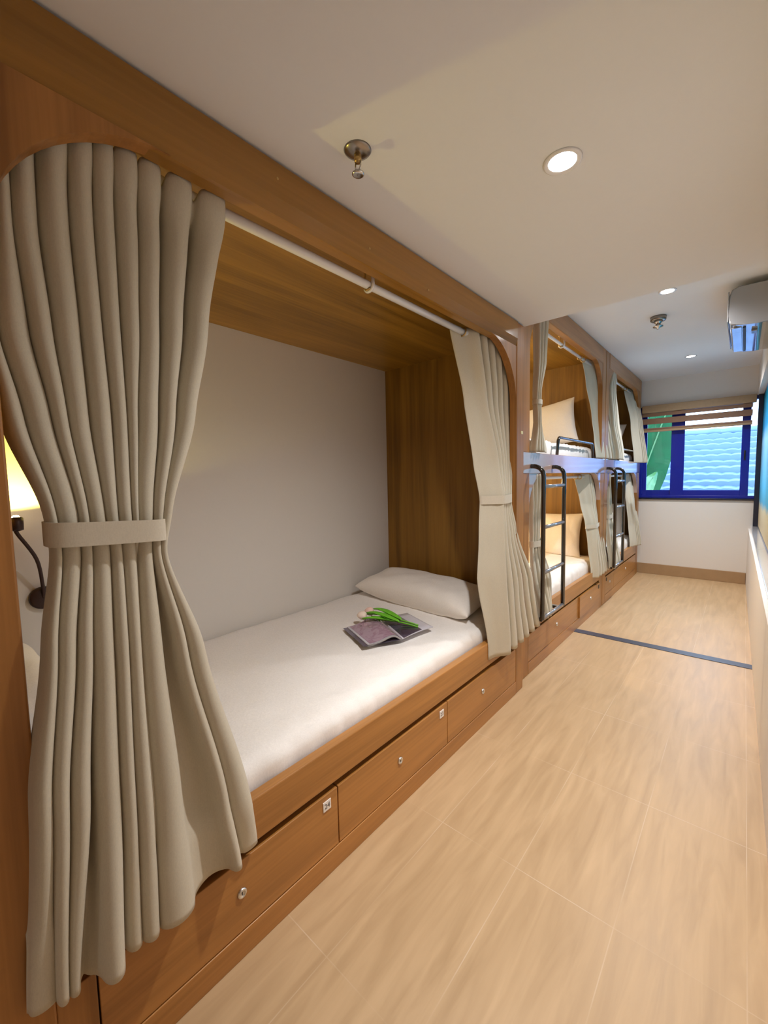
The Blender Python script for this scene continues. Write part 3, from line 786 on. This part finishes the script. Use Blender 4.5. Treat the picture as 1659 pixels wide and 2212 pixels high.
# ------------------------------------------------------------------ magazine and tulips
ZM = .525
def magazine():
    T = thing('magazine', 'open magazine with dark photographs lying on the near mattress', 'magazine', (-.38, 1.62, ZM))
    a0, a1 = Vector((-.577, 1.492, 0)), Vector((-.324, 1.385, 0))       # outer edge of the left page
    s0, s1 = Vector((-.505, 1.685, 0)), Vector((-.243, 1.545, 0))       # spine
    b0, b1 = Vector((-.46, 1.867, 0)), Vector((-.216, 1.771, 0))        # outer edge of the right page
    def sheet(p0, p1, q0, q1, hf, off, th):
        rows = []
        for i in range(17):
            t = i/16; rows.append([p0.lerp(q0, t).lerp(p1.lerp(q1, t), k/6) + Vector((0, 0, ZM+hf(t)+off)) for k in range(7)])
        bm = BM(); grid(bm, rows); return bm
    curl = lambda t: .004+.026*math.sin(PI*min(1, t*1.02)**2.2)**1.0 if t < .98 else .004
    flat = lambda t: .004+.006*math.sin(PI*min(1, (1-t)*.9+.1))
    d = (s0-a0).normalized()
    obj('back_cover', sheet(a0-d*.022, a1-d*.022, s0, s1, lambda t: .0, 0, 0), 'print_dark', T, False, [('SOLIDIFY', dict(thickness=.001, offset=1))])
    o = obj('page_block', sheet(a0, a1, s0, s1, curl, -.001, 0), 'page_edge', T, True, [('SOLIDIFY', dict(thickness=.009, offset=-1))])
    e = .012
    obj('page', sheet(a0, a1, s0, s1, curl, .0006, 0), 'page_white', T, True)
    obj('photograph', sheet(a0+d*e+(a1-a0)*.02, a1+d*e-(a1-a0)*.02, s0, s1, lambda t: curl(.06+.94*t), .0016, 0), 'print_mauve', T, True)
    obj('page', sheet(s0, s1, b0, b1, flat, 0, 0), 'page_white', T, True, [('SOLIDIFY', dict(thickness=.004, offset=-1))])
    d2 = (b0-s0).normalized()
    obj('photograph', sheet(s0+d2*.01, s1+d2*.01, b0-d2*.045, b1-d2*.045, flat, .0012, 0), 'print_dark', T, True)
magazine()
def tulip(p, q, petal, label, seed):
    """p: flower end, q: cut stem end"""
    p, q = Vector(p), Vector(q); d = (p-q).normalized(); side = d.cross(Vector((0, 0, 1))).normalized()
    T = thing('tulip', label, 'flower', q, 'tulips on the magazine')
    pts = [q.lerp(p, t/10)+Vector((0, 0, .012*math.sin(PI*t/10)))+side*.008*math.sin(PI*t/10+seed) for t in range(11)]
    obj('stem', tube(BM(), pts, .0042, 8), 'stem_green', T, True)
    for k, (t0, L, wdt, sd, lift) in enumerate(((.35, .19, .021, 1, .018), (.42, .17, .019, -1, .012), (.5, .15, .016, .3, .026))):
        rows = []
        for i in range(13):
            t = i/12; c = q.lerp(p, t0)+d*L*t+side*sd*.05*t**1.3+Vector((0, 0, .012+lift*math.sin(PI*t*.75)))
            w = wdt*math.sin(PI*min(1, .12+.88*t))**.8
            rows.append([c+side*w*s+Vector((0, 0, .008*s*s)) for s in (-1, -.5, 0, .5, 1)])
        bm = BM(); grid(bm, rows); obj('leaf', bm, 'stem_green', T, True, [('SOLIDIFY', dict(thickness=.0012))])
    bm = BM(); M = d.to_track_quat('Z', 'Y').to_matrix()
    lathe(bm, [(.003, -.022), (.016, -.018), (.023, -.006), (.0235, .008), (.018, .022), (.010, .031), (.002, .033)], p+d*.014+Vector((0, 0, .022)), 18, M)
    for v in bm.verts:
        a = M.inverted() @ (v.co-(p+d*.014+Vector((0, 0, .022))))
        k = 1+.09*math.cos(3*math.atan2(a.y, a.x)); v.co = M @ Vector((a.x*k, a.y*k, a.z)) + (p+d*.014+Vector((0, 0, .022)))
    obj('bloom', bm, petal, T, True)
tulip((-.545, 1.60, ZM+.02), (-.262, 1.70, ZM+.014), 'petal_pale', 'pale cream tulip lying on the open magazine', 0)
tulip((-.560, 1.672, ZM+.02), (-.275, 1.715, ZM+.014), 'petal', 'pink tulip lying on the open magazine', 2)

# ------------------------------------------------------------------ reading lamps
def reading_lamp(y, z, label, tip):
    T = thing('reading_lamp', label, 'lamp', (XL, y, z), 'brown gooseneck reading lamps')
    M = Matrix.Rotation(PI/2, 3, 'Y')
    obj('wall_plate', lathe(BM(), [(.001, 0), (.042, 0), (.044, .006), (.042, .018), (.036, .022), (.001, .022)], (XL+.001, y, z), 28, M), 'lamp_brown', T, True)
    h = Vector((XL, y, z))+Vector(tip)
    pts = [Vector((XL+.018, y, z+.002)), Vector((XL+.034, y-.002, z+.05)), Vector((XL, y, z))+Vector(tip)*.45+Vector((.03, .012, .02)), h-Vector((-.005, 0, .05)), h-Vector((0, 0, .035))]
    sm = []
    for i in range(25):
        t = i/24*(len(pts)-1); k = min(int(t), len(pts)-2); f = t-k
        p0, p1, p2, p3 = pts[max(k-1, 0)], pts[k], pts[k+1], pts[min(k+2, len(pts)-1)]
        sm.append(.5*((2*p1)+(p2-p0)*f+(2*p0-5*p1+4*p2-p3)*f*f+(3*p1-p0-3*p2+p3)*f**3))
    obj('gooseneck', tube(BM(), sm, .0062, 10), 'lamp_brown', T, True)
    hd = Matrix.Rotation(math.radians(-18), 3, 'Y')
    obj('lamp_head', lathe(BM(), [(.006, -.042), (.018, -.038), (.020, -.015), (.021, .004), (.017, .004), (.016, -.004), (.001, -.004)], h, 20, hd), 'lamp_brown', T, True)
    obj('bulb', lathe(BM(), [(.001, -.002), (.012, .0), (.014, .006), (.009, .013), (.001, .015)], h, 16, hd), 'bulb_warm', T, True)
    return T
reading_lamp(.319, .882, 'brown gooseneck reading lamp on the pod wall, switched on', (.11, -.072, .315))
reading_lamp(3.55, .95, 'brown gooseneck reading lamp on the wall of the first lower berth', (.12, -.05, .24))
reading_lamp(3.55, 1.92, 'brown gooseneck reading lamp on the wall of the first upper berth', (.12, -.05, .24))

# ------------------------------------------------------------------ ceiling fittings
LIGHTS = [(.583, 1.273, LOW), (.575, 3.37, HIGH), (.54, 5.37, HIGH)]
for (x, y, z), lb in zip(LIGHTS, ('round recessed downlight in the lowered ceiling above the near pod', 'round recessed downlight just past the step in the ceiling', 'round recessed downlight nearest the window')):
    T = thing('downlight', lb, 'ceiling light', (x, y, z), 'recessed ceiling lights')
    obj('trim_ring', lathe(BM(), [(.036, -.001), (.046, -.006), (.050, -.004), (.052, .0), (.036, .0)], (x, y, z-.0005), 32), 'white_tube', T, True)
    obj('lens', lathe(BM(), [(.001, -.0015), (.037, -.0015), (.037, -.0005), (.001, -.0005)], (x, y, z-.001), 32), 'downlight_lens', T)
S = thing('fire_sprinkler', 'chrome fire sprinkler in the lowered ceiling near the pod header', 'sprinkler', (.187, .858, LOW))
c = (.187, .858, LOW)
obj('rosette', lathe(BM(), [(.001, -.012), (.012, -.012), (.024, -.008), (.034, -.003), (.037, 0), (.001, 0)], c, 32), 'chrome_dark', S, True)
obj('body', lathe(BM(), [(.001, -.03), (.009, -.03), (.010, -.022), (.010, -.008), (.001, -.008)], c, 16), 'brass', S, True)
bm = BM()
for sx in (-1, 1): tube(bm, [(c[0]+sx*.008, c[1], c[2]-.028), (c[0]+sx*.010, c[1], c[2]-.04), (c[0]+sx*.003, c[1], c[2]-.054)], .002, 8)
obj('yoke', bm, 'chrome', S, True)
obj('deflector', lathe(BM(), [(.001, -.062), (.012, -.064), (.0165, -.061), (.0165, -.0585), (.004, -.0575), (.001, -.052)], c, 24), 'chrome', S, True)
S = thing('smoke_detector', 'white and chrome detector on the high ceiling by the air conditioner', 'detector', (.46, 3.86, HIGH))
c = (.46, 3.86, HIGH)
obj('base', lathe(BM(), [(.001, -.032), (.046, -.032), (.052, -.026), (.054, 0), (.001, 0)], c, 32), 'chrome_dark', S, True)
obj('stem', lathe(BM(), [(.001, -.07), (.014, -.07), (.018, -.05), (.026, -.045), (.030, -.031), (.001, -.031)], c, 20), 'chrome', S, True)
obj('deflector', lathe(BM(), [(.001, -.092), (.008, -.092), (.010, -.08), (.034, -.075), (.034, -.070), (.001, -.069)], c, 24), 'chrome', S, True)

# ------------------------------------------------------------------ outside the window
def roof():
    T = thing('tiled_roof', 'blue-grey tiled roof of the neighbouring house outside the window', 'roof', (.5, 9, 0))
    y0, z0, y1, z1 = 8.0, .62, 11.0, 2.10; rows_n = 13; bm = BM()
    rows = []
    xs = [-4+i*.05 for i in range(181)]
    for r in range(rows_n):
        for t, lift in ((0, .0), (.004, .075), (1.0, .0)):
            f = (r+t)/rows_n; y, z = y0+(y1-y0)*f, z0+(z1-z0)*f
            rows.append([Vector((x, y-.035*(x-.5), z+lift+.018*abs(math.sin(PI*(x/.20+.5*(r % 2))))**.7+.008*math.sin(r*9.1+math.floor(x/.2)*5.7))) for x in xs])
    grid(bm, rows); obj('tiles', bm, 'roof_tile', T, False)
    bm = BM(); tube(bm, [(x, y1-.035*(x-.5), z1+.03+.012*math.sin(x*17)) for x in xs[::3]], .085, 8); obj('ridge_cap', bm, 'roof_tile', T, True)
    obj('house_wall', bx((-4, 8.4, -1), (5, 10.8, .6)), 'wall_white', T)
roof()
def banana():
    T = thing('banana_plant', 'banana plant with broad green leaves outside the left window pane', 'plant', (-.35, 7.6, -.2))
    obj('stem', tube(BM(), [(-.46, 7.55, -1), (-.45, 7.6, .3), (-.42, 7.6, .7)], [.09, .07, .05], 12), 'leaf_light', T, True)
    L = [((-.42, 7.6, .5), (-.12, 7.4, 1.55), (.20, 7.3, 2.45), .30, 'leaf_banana'), ((-.42, 7.7, .5), (-.45, 7.6, 1.65), (-.1, 7.5, 2.5), .30, 'leaf_banana'),
         ((-.42, 7.5, .5), (-.16, 7.3, 1.05), (.02, 7.15, 1.30), .12, 'leaf_light'), ((-.35, 7.6, .8), (-.6, 7.5, 1.9), (-.5, 7.4, 2.5), .28, 'leaf_banana')]
    for p0, p1, p2, w, m in L:
        p0, p1, p2 = Vector(p0), Vector(p1), Vector(p2); rows = []
        for i in range(25):
            t = i/24; c = (1-t)**2*p0+2*t*(1-t)*p1+t*t*p2; d = ((1-t)*(p1-p0)+t*(p2-p1)).normalized()
            s = d.cross(Vector((.3, -1, .2))).normalized(); n_ = s.cross(d)
            ww = w*math.sin(PI*min(1, .05+.95*t**.8))**.7
            rows.append([c+s*ww*k+n_*(-.09*abs(k)**1.4+.012*math.sin(i*2.1)*abs(k)) for k in (-1, -.66, -.33, -.06, 0, .06, .33, .66, 1)])
        bm = BM(); grid(bm, rows); lf = obj('leaf', bm, m, T, True)
        obj('midrib', tube(BM(), [r[4]+Vector((0, -.006, 0)) for r in rows[:23]], .009, 6), 'leaf_light', lf, True)
banana()
tag(obj('garden_pole', tube(BM(), [(.235, 7.5, .4), (.27, 7.5, 1.25), (.30, 7.5, 1.36)], [.03, .028, .01], 10), 'pole_teal', None, True), 'short teal pole outside the left window pane', 'pole')

# ------------------------------------------------------------------ light
sc = bpy.context.scene
w = bpy.data.worlds.new('sky'); sc.world = w; w.use_nodes = True
bg = w.node_tree.nodes['Background']; bg.inputs[0].default_value = (.52, .73, 1.0, 1); bg.inputs[1].default_value = 6.5
def lamp(name, kind, loc, energy, col, size=.05, target=None, angle=None, blend=.5):
    d = bpy.data.lights.new(name, kind); d.energy = energy; d.color = col
    if kind in ('POINT', 'SPOT'): d.shadow_soft_size = size
    if kind == 'SPOT': d.spot_size = math.radians(angle); d.spot_blend = blend
    o = bpy.data.objects.new(name, d); COL.objects.link(o); o.location = loc
    if target: o.rotation_euler = (Vector(target)-Vector(loc)).to_track_quat('-Z', 'Y').to_euler()
    return o
WARM = (1, .975, .965)
for k, (x, y, z) in enumerate(LIGHTS):
    lamp('downlight_or_fill_beam', 'SPOT', (x, y, z-.012), (62, 82, 82)[k], WARM, .03, (x, y, 0), 152, 1)
    lamp('downlight_core', 'SPOT', (x, y, z-.012), (44, 50, 50)[k], (1, .955, .90), .03, (x, y, 0), 76, 1)
lamp('downlight_or_fill_beam', 'SPOT', (.58, -1.6, LOW-.012), 40, WARM, .03, (.58, -1.6, 0), 110, .9)  # added unseen fill spot behind the camera, for bounce off floor onto ceiling
lamp('reading_glow', 'SPOT', (XL+.125, .245, 1.215), 9, (1, .80, .15), .012, (XL+.06, .215, 2.0), 165, .15)
lamp('reading_glow', 'POINT', (XL+.14, 3.50, 1.20), 26, (1, .78, .42), .015)
lamp('reading_glow', 'POINT', (XL+.14, 3.50, 2.17), 13, (1, .78, .42), .015)

vs = sc.view_settings
vs.view_transform = 'Standard'; vs.look = 'None'; vs.gamma = 1; vs.use_curve_mapping = False; vs.exposure = 0.40
sc.cycles.use_denoising = True; sc.cycles.max_bounces = 12; sc.cycles.diffuse_bounces = 8; sc.cycles.sample_clamp_indirect = 6
sc.cycles.caustics_reflective = False; sc.cycles.caustics_refractive = False
